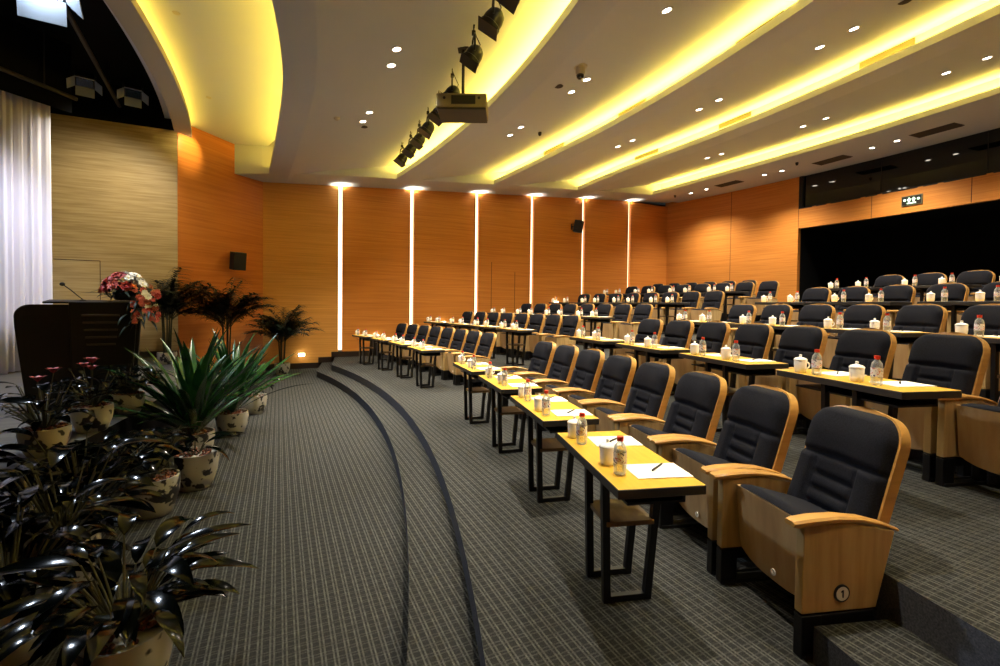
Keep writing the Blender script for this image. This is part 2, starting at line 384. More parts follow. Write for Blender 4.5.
def on_splay(x): return 14.6 + (x + .4) / 1.64 * 1.99
# first raised panel between proscenium and first cove
def p0x(u, v):
    y = YN + (14.7 - YN) * u
    xa = barc(BR, y) - .5; xb = AX + math.sqrt((RL[0] + .45) ** 2 - (y - AY) ** 2)
    return Vector((xa + (xb - xa) * v, y, 5.61))
b = MB(); b.grid(p0x, 40, 6); b.build('ceiling', M['ceiling'], kind='structure')
# proscenium beam
b = MB(); yb0, yb1 = YN, 13.2
def bx(c, z): return lambda u, v: Vector((barc(c, yb0 + (yb1 - yb0) * u), yb0 + (yb1 - yb0) * u, z[0] + (z[1] - z[0]) * v))
b.grid(lambda u, v: Vector((barc(BL, yb0 + (yb1 - yb0) * u) * (1 - v) + barc(BR, yb0 + (yb1 - yb0) * u) * v, yb0 + (yb1 - yb0) * u, 5.34)), 50, 1)
b.grid(bx(BR, (5.34, 5.46)), 50, 1); b.grid(bx(BL, (5.34, 6.2)), 50, 1)
b.grid(lambda u, v: Vector((barc(BR, yb0 + (yb1 - yb0) * u) - .34 * v, yb0 + (yb1 - yb0) * u, 5.46 if v < .09 else 5.40)), 50, 12)
b.grid(lambda u, v: Vector((barc(BR, yb0 + (yb1 - yb0) * u) - .34, yb0 + (yb1 - yb0) * u, 5.40 + .25 * v)), 50, 1)
b.build('ceiling_beam', M['beam'], kind='structure')
b = MB(); b.add([(-9, YN, 6.15), (0.5, YN, 6.15), (0.5, 14.7, 6.15), (-9, 14.7, 6.15)], [(0, 1, 2, 3)]); b.build('ceiling_stage', M['black'], kind='structure')
b = MB(); b.box((3, 5.5, 6.65), (36, 19, .1)); b.build('ceiling_slab', M['black'], kind='structure')
# wall soffit with sawtooth fascia
b = MB()
n = 24
FP = [(-1.1, 13.86), (-.4, 13.66), (.3, 13.5), (1.6, 13.37), (4, 13.34), (8, 13.33), (11, 13.38), (15.4, 13.5)]
for (xa, ya), (xb, yb_) in zip(FP, FP[1:]):
    xwa, xwb = (max(xa, -.42), max(xb, -.42))
    b.add([(xa, ya, soffit_z(xa)), (xb, yb_, soffit_z(xb)), (xwb, 14.62, soffit_z(xwb)), (xwa, 14.62, soffit_z(xwa))], [(0, 1, 2, 3)])
    b.add([(xa, ya, soffit_z(xa)), (xb, yb_, soffit_z(xb)), (xb, yb_, soffit_z(xb) + 1.3), (xa, ya, soffit_z(xa) + 1.3)], [(3, 2, 1, 0)])
b.build('ceiling_soffit', M['ceiling'], kind='structure')

# cove lamps: one thing per cove
ordn = ['first', 'second', 'third', 'fourth', 'fifth', 'sixth', 'seventh', 'eighth', 'ninth', 'tenth', 'eleventh', 'twelfth']
for k in range(5):
    b = MB(); lip_band(b, k, RL[k] + .27, k, RL[k] + .36, ZL[k] + .136, ZL[k] + .136, 40, YS)
    for rr in (RL[k] + .27, RL[k] + .36): lip_band(b, k, rr, k, rr, ZL[k] + .035, ZL[k] + .136, 40, YS)
    o = b.build('cove_light', M['led_front' if k == 0 else 'led'])
    tag(o, f'warm yellow strip lamp tucked in the {ordn[k]} curved ceiling cove from the stage', 'cove light', 'strip lamps in the ceiling coves')
b = MB(); b.grid(lambda u, v: Vector((barc(BR, yb0 + (yb1 - yb0) * u) - .12 - .08 * v, yb0 + (yb1 - yb0) * u, 5.43)), 40, 1)
b.grid(lambda u, v: Vector((barc(BR, yb0 + (yb1 - yb0) * u) - .12, yb0 + (yb1 - yb0) * u, 5.41 + .02 * v)), 40, 1)
tag(b.build('cove_light', M['led_front']), 'warm yellow strip lamp on the curved grey beam framing the stage', 'cove light', 'strip lamps in the ceiling coves')

# ------------------------------------------------------------------ lamps helpers
def add_light(name, typ, loc, energy, color, size=.1, rot=None, spot=None, blend=.5):
    l = bpy.data.lights.new(name, typ); l.energy = energy; l.color = color
    if typ == 'AREA': l.size = size
    else: l.shadow_soft_size = size
    if typ == 'SPOT': l.spot_size = spot; l.spot_blend = blend
    o = bpy.data.objects.new(name, l); C.objects.link(o); o.location = loc
    if rot is not None: o.rotation_euler = rot
    return o
def aim(o, target): o.rotation_euler = (Vector(target) - o.location).to_track_quat('-Z', 'Y').to_euler()

# light slots of the far wall
zb = [.16, .16 + .35, .61 + .16, .95 + .16, 1.25 + .16, 1.58]
for i, x in enumerate(SLX):
    z0, z1 = zb[i], soffit_z(x)
    t = thing('slot_light', f'tall glowing light slot in the orange far wall, {ordn[i]} from the stage', 'wall light', (x, YF + .1, z0), 0, 'light slots in the far wall')
    b = MB(); b.box((0, .02, (z1 - z0) / 2), (SW - .01, .02, z1 - z0)); b.build('diffuser', M['slot'], t)
    b = MB(); b.box((0, -.03, .02), (SW - .02, .08, .05)); b.build('base_fitting', M['metal'], t)
    add_light('slot_spill', 'SPOT', (x, YF - .16, z1 - .2), 10, (1, .92, .70), .03, (PI, 0, 0), D(140), .5)

# recessed downlights
DL = [(21.53, -3.93, 5.117), (21.53, -2.65, 5.117), (21.53, 2.43, 5.117), (21.52, 3.74, 5.115), (21.67, 9.21, 5.143), (21.7, 10.69, 5.148), (24.66, -8.28, 5.302), (24.62, -3.8, 5.294), (24.62, -2.66, 5.294), (24.55, 1.5, 5.279), (24.58, 2.74, 5.285), (24.61, 7.52, 5.292), (24.64, 8.76, 5.298), (27.59, -3.54, 5.513), (27.57, -2.56, 5.508), (27.57, 1.52, 5.508), (27.55, 2.52, 5.504), (27.53, 6.84, 5.5), (27.63, 8.03, 5.521), (27.62, -8.61, 5.519), (27.61, -7.57, 5.517), (30.89, -3.17, 5.754), (30.88, -2.23, 5.752), (30.9, 1.88, 5.755), (30.82, 2.6, 5.742), (30.87, 6.48, 5.75), (30.84, 7.46, 5.745), (30.91, -8.15, 5.757), (30.85, -7.17, 5.748), (33.81, -2.84, 5.763), (33.83, -1.89, 5.764), (33.77, 2.1, 5.762), (33.73, 2.99, 5.762), (33.82, 6.58, 5.763), (33.89, 7.72, 5.765)]
EXTRA = [(22.7, -9.4), (22.7, -15.2), (24.64, -9.4), (24.64, -14.2), (24.64, -15.4), (24.64, -20.2), (27.6, -13.6), (27.6, -14.6), (27.6, -18.8), (30.88, -13.2), (30.88, -14.2), (33.8, -6.8), (33.8, -7.8), (33.8, -11.8), (33.8, -12.8)]  # the off-ring pair is unseen and added to brighten the front tables
def surf(R):
    for k in range(4, -1, -1):
        if R >= RL[k]:
            if k == 4: return ZL[4] + (R - RL[4] - .45) / (RW + .1 - RL[4] - .45) * .05
            return ZL[k] + max(0, (R - RL[k] - .45)) / (RL[k + 1] + .42 - RL[k] - .45) * (ZL[k + 1] + .45 - ZL[k])
    return 5.61
def slope(R): return math.atan2(surf(R + .02) - surf(R - .02), .04)
rings = {21.5: 'first', 24.6: 'second', 27.6: 'third', 30.9: 'fourth', 33.8: 'fifth'}
proto = None
count = {}
allD = sorted([(r, a) for r, a, z in DL] + EXTRA, key=lambda q: (min(rings, key=lambda k: abs(k - q[0])), -q[1]))
for R, a in allD:
    rg = min(rings, key=lambda k: abs(k - R)); count[rg] = count.get(rg, 0) + 1
    z = surf(R) - .004; p = polar(R, D(a), z)
    lab = f'round recessed downlight, {ordn[count[rg] - 1]} from the far wall in the {rings[rg]} lamp ring from the stage'
    if proto is None:
        proto = t = thing('downlight', lab, 'ceiling light', p, D(a), 'recessed downlights')
        m = MB(); m.lathe([(.054, -.004), (.074, -.008), (.078, 0), (.054, .002)], 24, cap=False); m.build('trim_ring', M['trim_ring'], t, smooth=True)
        m = MB(); m.lathe([(.0001, -.003), (.055, -.003), (.055, .004), (.0001, .004)], 24); m.build('lens', M['lamp'], t)
    else: t = dup(proto, p, D(a), lab)
    t.rotation_euler = (0, -slope(R), D(a))
    e = (330 if R < 22 else 200 if R < 32.5 else 200) * (1.9 if R == 22.7 else .4 if a < -9.3 else 1)
    add_light('downlight_beam', 'SPOT', p - Vector((0, 0, .03)), e, (1, .90, .74), .06, (0, 0, 0), D(60 if R == 22.7 else 92 if R < 22 else 118), .95)

# ------------------------------------------------------------------ seats
def make_chair(label, group):
    t = thing('auditorium_seat', label, 'chair', (0, 0, 0), 0, group)
    for s in (-1, 1):
        m = MB(); y = s * .292
        m.prism([(-.05, .205), (.335, .205), (.425, .555), (.2, .605), (-.05, .605)], lambda u, v, w: Vector((u, y + w, v)), .046, .004)
        m.build('side_panel', M['side_wood'], t)
    for s in (-1, 1):
        m = MB(); y = s * .292; sec = []
        prof = [(-.105, .606, .628, .030), (-.09, .602, .634, .035), (0, .607, .642, .037), (.12, .614, .643, .035), (.25, .604, .628, .029), (.37, .576, .596, .022), (.455, .546, .562, .016)]
        for x, zl_, zh, hw in prof:
            c = (zh - zl_) * .3
            sec.append([(x, y - hw, zl_ + c), (x, y - hw + .008, zl_), (x, y + hw - .008, zl_), (x, y + hw, zl_ + c), (x, y + hw, zh - c), (x, y + hw - .01, zh), (x, y - hw + .01, zh), (x, y - hw, zh - c)])
        vs = [p for q in sec for p in q]; k8 = len(sec)
        fs = [(i * 8 + k, i * 8 + (k + 1) % 8, (i + 1) * 8 + (k + 1) % 8, (i + 1) * 8 + k) for i in range(k8 - 1) for k in range(8)]
        fs += [tuple(range(8))[::-1], tuple((k8 - 1) * 8 + k for k in range(8))]
        m.add(vs, fs); o = m.build('armrest', M['arm_wood'], t, fix=True); smooth_by_angle(o, 35)
    for s in (-1, 1):
        m = MB(); y = s * .292
        m.box((0, y, .0975), (.10, .05, .195), .004); m.box((.15, y, .168), (.36, .044, .055), .003); m.box((.30, y, .08), (.07, .044, .16), .003)
        m.box((0.14, y, .012), (.36, .07, .022), .004)
        m.build('leg', M['black_metal'], t)
    # seat shell: tall wood front that curves under
    m = MB(); W = .252
    def sec(u):
        y = (u * 2 - 1) * W; k = abs(u * 2 - 1) ** 3
        zb_ = .150 + .05 * k
        return [(.40, y, .40), (.30, y, .30 + .01 * k), (.16, y, zb_ + .055), (.085, y, zb_ + .012), (.062, y, zb_ + .02), (.052, y, .27), (.036, y, .45), (.022, y, .578), (.05, y, .578), (.40, y, .47)]
    nu = 12; S = [sec(i / nu) for i in range(nu + 1)]; k_ = len(S[0])
    m.add([p for q in S for p in q], [(i * k_ + j, i * k_ + (j + 1) % k_, (i + 1) * k_ + (j + 1) % k_, (i + 1) * k_ + j) for i in range(nu) for j in range(k_)] + [tuple(range(k_))[::-1], tuple(nu * k_ + j for j in range(k_))])
    o = m.build('seat_shell', M['seat_wood'], t, fix=True); smooth_by_angle(o, 30)
    m = MB(); m.lathe([(.017, 0), (.017, .005), (.009, .005), (.009, 0)], 16, (.047, -.02, .225), Matrix.Rotation(-PI / 2, 3, 'Y'))
    m.build('seat_badge', M['badge_white'], o)
    # seat cushion
    m = MB()
    def cush(u, v):
        x = .012 + (.40 - .012) * v; y = (u * 2 - 1) * .254
        e = (1 - abs(u * 2 - 1) ** 6); f_ = min(1, v / .10) ** .5
        z = .578 - .105 * v + .042 * e * f_ * (1 - .25 * v) + .006 * math.sin(u * PI)
        return Vector((x + (.012 * (1 - f_)), y, z))
    m.grid(cush, 16, 14); m.grid(lambda u, v: Vector((.024 + .37 * v, (u * 2 - 1) * .25, .572 - .105 * v)), 1, 1)
    m.grid(lambda u, v: Vector((.024 - .0 * u, (v * 2 - 1) * .252, .572 + .006 * u)), 1, 4)
    m.build('seat_cushion', M['fabric'], t, smooth=True)
    # backrest frame
    o_ = Vector((.345, 0, .43)); dv = Vector((.205, 0, .62)).normalized(); nn = Vector((-dv.z, 0, dv.x)); H = .655
    def hw(v):                          # half width along the height
        return .262 - .012 * min(1, v / .75)
    def outline(grow, n=10):
        pts = []; r = .15 + grow; wtop = .25 + grow
        for i in range(9): v = i / 8 * (H - r) ; pts.append((hw(v / H) + grow, v))
        for i in range(1, n + 1):
            a = i / n * PI / 2; pts.append((wtop - r + r * math.cos(a), H + grow - r + r * math.sin(a)))
        for i in range(1, 5): pts.append(((wtop - r) * (1 - i / 4), H + grow + .016 * math.sin(i / 4 * PI / 2)))
        return pts
    R_ = outline(.006); L_ = [(-u, v) for u, v in R_[::-1][1:]]
    full = R_ + L_
    def fr(u, v, w):
        wrap = .045 * (u / .29) ** 2
        return o_ + dv * v + Vector((0, u, 0)) + nn * (w + wrap - .045)
    bm = bmesh.new(); a = [bm.verts.new(fr(u, v, -.05)) for u, v in full]; c_ = [bm.verts.new(fr(u, v, .008)) for u, v in full]
    cen_a = [bm.verts.new(fr(0, v, -.05)) for u, v in R_]; cen_c = [bm.verts.new(fr(0, v, .0)) for u, v in R_]
    nR = len(R_)
    def ring(arr, cen, flip):
        cc = list(cen)
        for i in range(nR - 1):
            q = (arr[i], arr[i + 1], cc[i + 1], cc[i]) if i + 1 < nR - 1 else (arr[i], arr[i + 1], cc[i])
            try: bm.faces.new(q)
            except ValueError: pass
        idx = [(len(full) - 1) - i for i in range(nR)]   # mirrored side, bottom to top
        for i in range(nR - 1):
            j0, j1 = idx[i], idx[i + 1]
            q = (arr[j0], cc[i], cc[i + 1], arr[j1]) if i + 1 < nR - 1 else (arr[j0], cc[i], arr[j1])
            try: bm.faces.new(q)
            except ValueError: pass
    ring(a, cen_a, 0); ring(c_, cen_c, 1)
    for i in range(len(full)):
        j = (i + 1) % len(full)
        try: bm.faces.new((a[i], a[j], c_[j], c_[i]))
        except ValueError: pass
    bmesh.ops.delete(bm, geom=[v for v in bm.verts if not v.link_faces], context='VERTS')
    bmesh.ops.recalc_face_normals(bm, faces=bm.faces[:])
    m = MB(); m.frombm(bm); o = m.build('back_shell', M['arm_wood'], t, fix=True); smooth_by_angle(o, 40)
    # backrest cushion
    def ow(v):                          # half width of the cushion at height fraction v
        h = v * (H - .004); r = .15
        if h <= H - r: return hw(h / H) - .006
        k = (h - (H - r)) / r; return .244 - r + r * math.sqrt(max(0, 1 - k * k)) * 1.0
    def bump(u, v):
        au = abs(u)
        edge = (1 - au ** 5) ** .5 * min(1, (1 - v) / .06 + .001) ** .5
        h = .075 * edge
        g = lambda x, c, s: math.exp(-((x - c) / s) ** 2)
        vb = .56 + .05 * min(1, au / .55) ** 4 * 0
        h += .022 * g(v, .78, .2) * edge                                   # head pad
        h -= .036 * g(v, .575 - .02 * au, .022) * edge                     # groove under the head pad
        if v < .56:
            inner = max(0, 1 - (au / .5) ** 10)
            h -= .030 * g(au, .50, .045) * min(1, (.56 - v) / .05)          # seams of the side bolsters
            h += .014 * (1 - inner) * edge
            for c in (.46, .335, .21): h -= .026 * inner * g(v, c - .06, .018)
        return h
    m = MB(); NU, NV = 36, 48
    def surf_(u, v):
        uu = u * 2 - 1; w = ow(v)
        return fr(uu * w, v * (H - .004), .006 + bump(uu, v) * 1.0)
    m.grid(surf_, NU, NV)
    m.grid(lambda u, v: fr((u * 2 - 1) * ow(v) * 1.0, v * (H - .004), .004), 10, 24)
    o = m.build('back_cushion', M['fabric'], t, smooth=True)
    m = MB(); m.lathe([(.0001, 0), (.012, 0), (.012, .008), (.0001, .008)], 12, fr(0, H + .018, -.025)); m.build('back_clip', M['black_plastic'], t)
    return t

def make_table(label, group):
    t = thing('seminar_table', label, 'table', (0, 0, 0), 0, group)
    m = MB(); bm = bmesh.new(); bmesh.ops.create_cube(bm, size=1)
    for v in bm.verts: v.co = Vector((v.co.x * .44, v.co.y * .97, v.co.z * .045 + .7275))
    bmesh.ops.bevel(bm, geom=bm.edges[:], offset=.003, segments=1, affect='EDGES')
    m.frombm(bm)
    o = m.build('tabletop', [M['table_wood'], M['table_edge']], t)
    for p in o.data.polygons: p.material_index = 0 if p.normal.z > .9 else 1
    for sy in (-1, 1):
        y = sy * .122
        for x0, x1 in ((-.135, -.115), (.175, .115)):
            m = MB(); m.bar((x0, y, .705), (x1, y, .0), .04, .034, (0, 1, 0)); m.build('leg', M['black_metal'], t)
        m = MB(); m.box((0, y, .018), (.25, .034, .032), .002); m.build('foot_bar', M['black_metal'], t); m = MB(); m.box((.02, y, .685), (.31, .034, .035), .002); m.build('crossbar', M['black_metal'], t)
    m = MB(); m.box((.008, 0, .425), (.27, .29, .026), .002); m.build('shelf', M['shelf'], t)
    m = MB(); m.box((.02, 0, .64), (.30, .78, .012)); m.box((.165, 0, .67), (.012, .78, .06)); m.build('under_tray', M['black_metal'], t)
    return t

def make_mug(label, group):
    t = thing('lidded_mug', label, 'mug', (0, 0, 0), 0, group)
    m = MB(); m.lathe([(.031, 0), (.037, .004), (.041, .03), (.043, .09), (.042, .092), (.039, .088), (.030, .006), (.0001, .006)], 24); m.build('body', M['white'], t, smooth=True)
    m = MB(); m.lathe([(.046, .092), (.046, .097), (.036, .108), (.014, .115), (.007, .119), (.010, .128), (.010, .133), (.0001, .137)], 24); m.build('lid', M['white'], t, smooth=True)
    m = MB(); m.tube([(0, .041 + .03 * math.sin(a), .052 - .026 * math.cos(a)) for a in [PI * i / 8 for i in range(9)]], .006, 8); m.build('handle', M['white'], t, smooth=True)
    return t
def make_bottle(label, group):
    t = thing('water_bottle', label, 'bottle', (0, 0, 0), 0, group)
    m = MB(); m.lathe([(.026, 0), (.031, .005), (.032, .02), (.030, .03), (.032, .04), (.032, .115), (.028, .14), (.016, .158), (.0135, .165), (.0135, .175)], 20); m.build('body', M['bottle'], t, smooth=True)
    m = MB(); m.lathe([(.0326, .055), (.0326, .112)], 20, cap=False); m.build('label_wrap', M['label'], t, smooth=True)
    m = MB(); m.lathe([(.0165, .166), (.0165, .188), (.0001, .189)], 16); m.build('cap', M['red'], t)
    return t
def make_pad(label, group):
    m = MB(); m.box((0, 0, .002), (.285, .2, .004)); return tag(m.build('notepad', M['paper']), label, 'notepad', group)
def make_pen(label, group):
    t = thing('pen', label, 'pen', (0, 0, 0), 0, group)
    m = MB(); m.tube([(-.07, 0, .005), (.06, 0, .005), (.075, 0, .005)], [.0048, .0048, .0015], 8); m.build('barrel', M['pen'], t)
    m = MB(); m.box((-.045, 0, .0105), (.04, .003, .002)); m.build('clip', M['pen'], t)
    return t

RT = [22.55 + 1.9 * i for i in range(6)]
rown = ['front', 'second', 'third', 'fourth', 'fifth', 'back']
AC = D(-1.97); PITCH = 1.31; GAP = 1.425
far_shift = [0, 0, 0, -.22, -.2, 0]; mid_shift = [0, .08, .26, .36, .35, 0]; seat_off = [0, .05, .04, 0, -.42, 0]
protos = {}
def place(kind, maker, loc, rz, label, group):
    if kind not in protos:
        t = protos[kind] = maker(label, group); t.location = loc; t.rotation_euler = (0, 0, rz); return t
    return dup(protos[kind], loc, rz, label, group)
secn = {'far': 'far block', 'near': 'near block'}
chairs = {}
for r in range(5):
    R = RT[r]; z = TZ[r]
    for sec, sgn, sh in (('far', 1, far_shift[r]), ('near', -1, mid_shift[r])):
        nT = 4 if (sec == 'far' or r < 4) else 3
        for i in range(nT):
            a = AC + sgn * (GAP + sh + (PITCH if (r, sec) != (0, 'near') else 1.296) * i) / R
            # ordinal counted from the middle aisle
            tl = f'two-seat table on black legs, {ordn[i]} from the middle aisle, {rown[r]} row, {secn[sec]}'
            place('table', make_table, polar(R, a, z), a, tl, f'tables of the {rown[r]} row')
            for j, ys in enumerate((.3275, -.3275)):
                si = i * 2 + (1 if (ys > 0) == (sgn > 0) else 0)
                ca = a + ys / R + (sgn * seat_off[r] / R if sec == 'near' else 0)
                if not (r == 4 and sec == 'near' and si == 0):
                    extra = 'charcoal seat with maple arms'
                    if r == 0 and sec == 'near' and si == 7: lab = 'charcoal seat numbered 1 on its maple side, at the row end by the steps'
                    else: lab = f'charcoal seat with maple arms, {ordn[si]} from the middle aisle, {rown[r]} row, {secn[sec]}'
                    chairs[(r, sec, si)] = place('chair', make_chair, polar(R + .65, ca, z), ca, lab, f'seats of the {rown[r]} row')
                zt = z + .7505
                T = Matrix.Translation(polar(R, a, zt)) @ Matrix.Rotation(a, 4, 'Z')
                yo = (.255 if ys > 0 else -.27) if (r, sec) != (1, 'near') else (.225 if ys > 0 else -.235)
                jx, jy = random.uniform(-.012, .012), random.uniform(-.012, .012)
                where = f'{ordn[si]} place from the middle aisle, {rown[r]} row, {secn[sec]}'
                place('mug', make_mug, T @ Vector((-.13 + jx, yo + .12 + jy, 0)), a + random.uniform(-1.9, -1.2), f'white lidded porcelain mug, {where}', f'mugs of the {rown[r]} row')
                place('bottle', make_bottle, T @ Vector((-.135 + jy, yo - .02 + jx, 0)), a + random.uniform(0, 6), f'red-capped clear water bottle, {where}', f'bottles of the {rown[r]} row')
                if r < 3:
                    if 'pad' not in protos: q = protos['pad'] = make_pad('', '')
                    else: q = protos['pad'].copy(); C.objects.link(q)
                    q.location = T @ Vector((.078, yo - .01 + .003, 0)); q.rotation_euler = (0, 0, a + random.uniform(-.07, .07))
                    q['label'] = f'white sheet notepad, {where}'; q['group'] = f'notepads of the {rown[r]} row'
                    place('pen', make_pen, T @ Vector((.10 + jx, yo + .02 + jy, .004)), a + .75 + random.uniform(-.12, .12), f'black pen lying on the notepad, {where}', f'pens of the {rown[r]} row')
# back row of seats in front of the rear wall
for i in range(6):
    a = D(3.15) + i * .685 / 32.7
    chairs[(5, 'far', i)] = place('chair', make_chair, polar(32.7, a, TZ[5]), a, f'charcoal seat in the back row under the lit rear wall, {ordn[i]} from the dark entrance', 'seats of the back row')
# number plate on the end seat
c1 = chairs[(0, 'near', 7)]
sp = [o for o in c1.children if o.name.startswith('side_panel')]
sp = min(sp, key=lambda o: o.data.vertices[0].co.y)
m = MB(); rot = Matrix.Rotation(PI / 2, 3, 'X')
m.lathe([(.040, 0), (.040, .005), (.033, .006), (.0001, .006)], 28, (.150, -.315, .288), rot); m.cur = 1
m.lathe([(.032, .0062), (.032, .0068), (.0001, .0068)], 28, (.150, -.315, .288), rot)
m.cur = 0
m.box((.152, -.3225, .288), (.006, .002, .034)); m.box((.1465, -.3225, .2995), (.011, .002, .005), rot=Matrix.Rotation(D(-35), 3, 'Y'))
pl = m.build('number_plate', [M['black_plastic'], M['badge_white']], sp); pl['label'] = 'round white plate with black rim reading 1'

# ------------------------------------------------------------------ plants
def blade(m, base, az, L, w, e0, e1, n=7, fold=.25, wprof=None, twist=0):
    """leaf strip: starts at elevation e0, ends at e1 (radians), width profile along the length"""
    p = Vector(base); rows = []
    side = Vector((-math.sin(az), math.cos(az), 0))
    for i in range(n + 1):
        t = i / n; e = e0 + (e1 - e0) * t
        d = Vector((math.cos(az) * math.cos(e), math.sin(az) * math.cos(e), math.sin(e)))
        up = side.cross(d).normalized() * -1
        if up.z < 0: up = -up
        ww = w * (wprof(t) if wprof else math.sin(PI * min(1, .12 + .88 * t)) ** .7)
        sd = side * math.cos(twist * t) + up * math.sin(twist * t)
        rows.append((p - sd * ww / 2 + up * fold * ww / 2, p.copy(), p + sd * ww / 2 + up * fold * ww / 2))
        p = p + d * (L / n)
    vs = [q for r in rows for q in r]
    m.add(vs, [(i * 3 + k, i * 3 + k + 1, i * 3 + k + 4, i * 3 + k + 3) for i in range(n) for k in (0, 1)])
    return rows
oval = lambda t: max(.02, math.sin(PI * t ** .8) ** .8)
strapw = lambda t: (.45 + .55 * min(1, t * 3)) * max(.04, (1 - t ** 5)) ** 1
def plant(name, label, cat, loc, group=None): return thing(name, label, cat, loc, random.uniform(0, 6), group)
def pot(t, r, h, soil=True):
    m = MB(); m.lathe([(r * .62, 0), (r * .70, .01), (r * .92, h * .45), (r * 1.0, h * .8), (r * .98, h), (r * .90, h), (r * .90, h * .9), (.0001, h * .88)], 28)
    o = m.build('pot', M['pot'], t, smooth=True); smooth_by_angle(o, 50)
    if soil:
        m = MB(); rr = random.Random(int(r * 1000))
        for i in range(46):
            a, q = rr.uniform(0, 2 * PI), r * .82 * math.sqrt(rr.random())
            m.sphere((q * math.cos(a), q * math.sin(a), h * .93 + rr.uniform(0, .012)), rr.uniform(.012, .022), 6)
        m.build('clay_pebbles', M['soil'], t, smooth=True, kind='stuff')
def broadleaf(t, z0, n, Lmin, Lmax, w, spread=1.0, rise=(.15, .5), azr=(0, 2 * PI), matn='leaf_dark', seed=1):
    rr = random.Random(seed); m = MB(); ms = MB()
    for i in range(n):
        az = azr[0] + (azr[1] - azr[0]) * (i + rr.random() * .7) / n; st = rr.uniform(*rise); e = rr.uniform(.5, 1.25)
        L = rr.uniform(Lmin, Lmax); bp = Vector((.04 * math.cos(az), .04 * math.sin(az), z0))
        tip = bp + Vector((math.cos(az) * math.cos(e) * st * spread, math.sin(az) * math.cos(e) * st * spread, math.sin(e) * st))
        ms.tube([bp, bp.lerp(tip, .5) + Vector((0, 0, .03 * st)), tip], [.008, .006, .004], 6, False)
        blade(m, tip, az + rr.uniform(-.25, .25), L, w * rr.uniform(.8, 1.15) * L / Lmax, rr.uniform(.1, .7), rr.uniform(-1.1, -.2), 9, .22, oval, rr.uniform(-.6, .6))
    ms.build('stems', M['stem'], t, smooth=True); m.build('foliage', M[matn], t, smooth=True)
def strap_plant(t, z0, n, L, w, seed, lean=(.5, 1.45)):
    rr = random.Random(seed); m = MB()
    for i in range(n):
        az = 2 * PI * i / n * 2.618 + rr.uniform(-.3, .3); k = rr.random(); e0 = lean[0] + (lean[1] - lean[0]) * k
        blade(m, (.05 * math.cos(az), .05 * math.sin(az), z0 + .10 * k), az, L * rr.uniform(.7, 1.08), w * rr.uniform(.8, 1.15), e0 + .12, e0 - rr.uniform(.15, .7), 9, .35, strapw, rr.uniform(-.5, .5))
    m.build('foliage', M['leaf_strap'], t, smooth=True)
def palm(t, z0, nf, L, h, seed):
    rr = random.Random(seed); m = MB(); ms = MB()
    for s in range(5):
        a = 2 * PI * s / 5; ms.tube([(.05 * math.cos(a), .05 * math.sin(a), z0), (.09 * math.cos(a), .09 * math.sin(a), z0 + h)], [.018, .012], 7)
    for i in range(nf):
        az = 2 * PI * i * .382 + rr.uniform(-.3, .3); e0 = rr.uniform(.8, 1.55); e1 = e0 - rr.uniform(.6, 1.6); l = L * rr.uniform(.75, 1.1)
        p = Vector((.07 * math.cos(az), .07 * math.sin(az), z0 + h * rr.uniform(.75, 1.0))); pts = [p.copy()]; n = 12
        for k in range(n):
            e = e0 + (e1 - e0) * k / n; p = p + Vector((math.cos(az) * math.cos(e), math.sin(az) * math.cos(e), math.sin(e))) * l / n; pts.append(p.copy())
        ms.tube(pts, [.007 - .005 * k / n for k in range(n + 1)], 5, False)
        for k in range(3, n + 1):
            for hlf in (0, 1):
                q = pts[k] if hlf == 0 else pts[k].lerp(pts[k - 1], .5)
                for s in (-1, 1):
                    blade(m, q, az + s * rr.uniform(.75, 1.05), l * .36 * (1 - .55 * abs(k / n - .55)), .042, rr.uniform(.05, .5), rr.uniform(-.9, -.2), 4, .2, lambda t_: max(.05, 1 - t_ ** 1.5), 0)
    ms.build('stems', M['stem'], t, smooth=True); m.build('fronds', M['leaf_palm'], t)

pg = 'potted palms by the stage'
t = plant('potted_palm', 'dark feathery palm before the pale bamboo wall, behind the lectern flowers', 'plant', (-2.02, 11.3, SZ), pg); pot(t, .17, .24, False); palm(t, .22, 54, .9, .85, 3)
t = plant('potted_palm', 'dark feathery palm on thin stems before the orange splayed wall, under the loudspeaker', 'plant', (-1.05, 11.95, -.3), pg); pot(t, .2, .3, False); palm(t, .28, 54, 1.0, 1.3, 5)
t = plant('potted_palm', 'dark feathery palm in the corner between splayed wall and slotted wall', 'plant', (.08, 13.55, -.3), pg); pot(t, .19, .3, False); palm(t, .28, 50, .9, .72, 8)
sg = 'strap-leaved plants along the stage'
t = plant('strap_leaf_plant', 'large green strap-leaved plant in a white pot, tallest along the stage front', 'plant', (-.92, 6.6, -.3), sg); pot(t, .22, .33); strap_plant(t, .3, 90, 1.2, .088, 11)
t = plant('strap_leaf_plant', 'green strap-leaved plant behind the largest one, nearer the palms', 'plant', (-.6, 7.6, -.3), sg); pot(t, .21, .33); strap_plant(t, .3, 70, 1.15, .084, 14, (.35, 1.4))
bg = 'broad-leaved pots along the stage front'
t = plant('broad_leaf_plant', 'white pebble-topped pot with sparse leaves, behind the strap-leaved plants towards the steps', 'plant', (-.38, 8.95, -.3), bg); pot(t, .2, .31); broadleaf(t, .3, 9, .3, .45, .12, 1, (.1, .35), seed=21)
t = plant('broad_leaf_plant', 'white painted pot of brown pebbles with few drooping leaves, before the large strap-leaved plant', 'plant', (-.77, 5.6, -.3), bg); pot(t, .215, .36); broadleaf(t, .34, 7, .3, .42, .14, 1, (.08, .3), (1.6, 5.2), seed=23)
t = plant('broad_leaf_plant', 'white ink-blotched pot under broad glossy leaves, next to the pebble-filled pot', 'plant', (-1.0, 5.02, -.3), bg); pot(t, .2, .34); broadleaf(t, .33, 40, .24, .4, .12, 1, (.12, .45), (1.2, 5.6), seed=25)
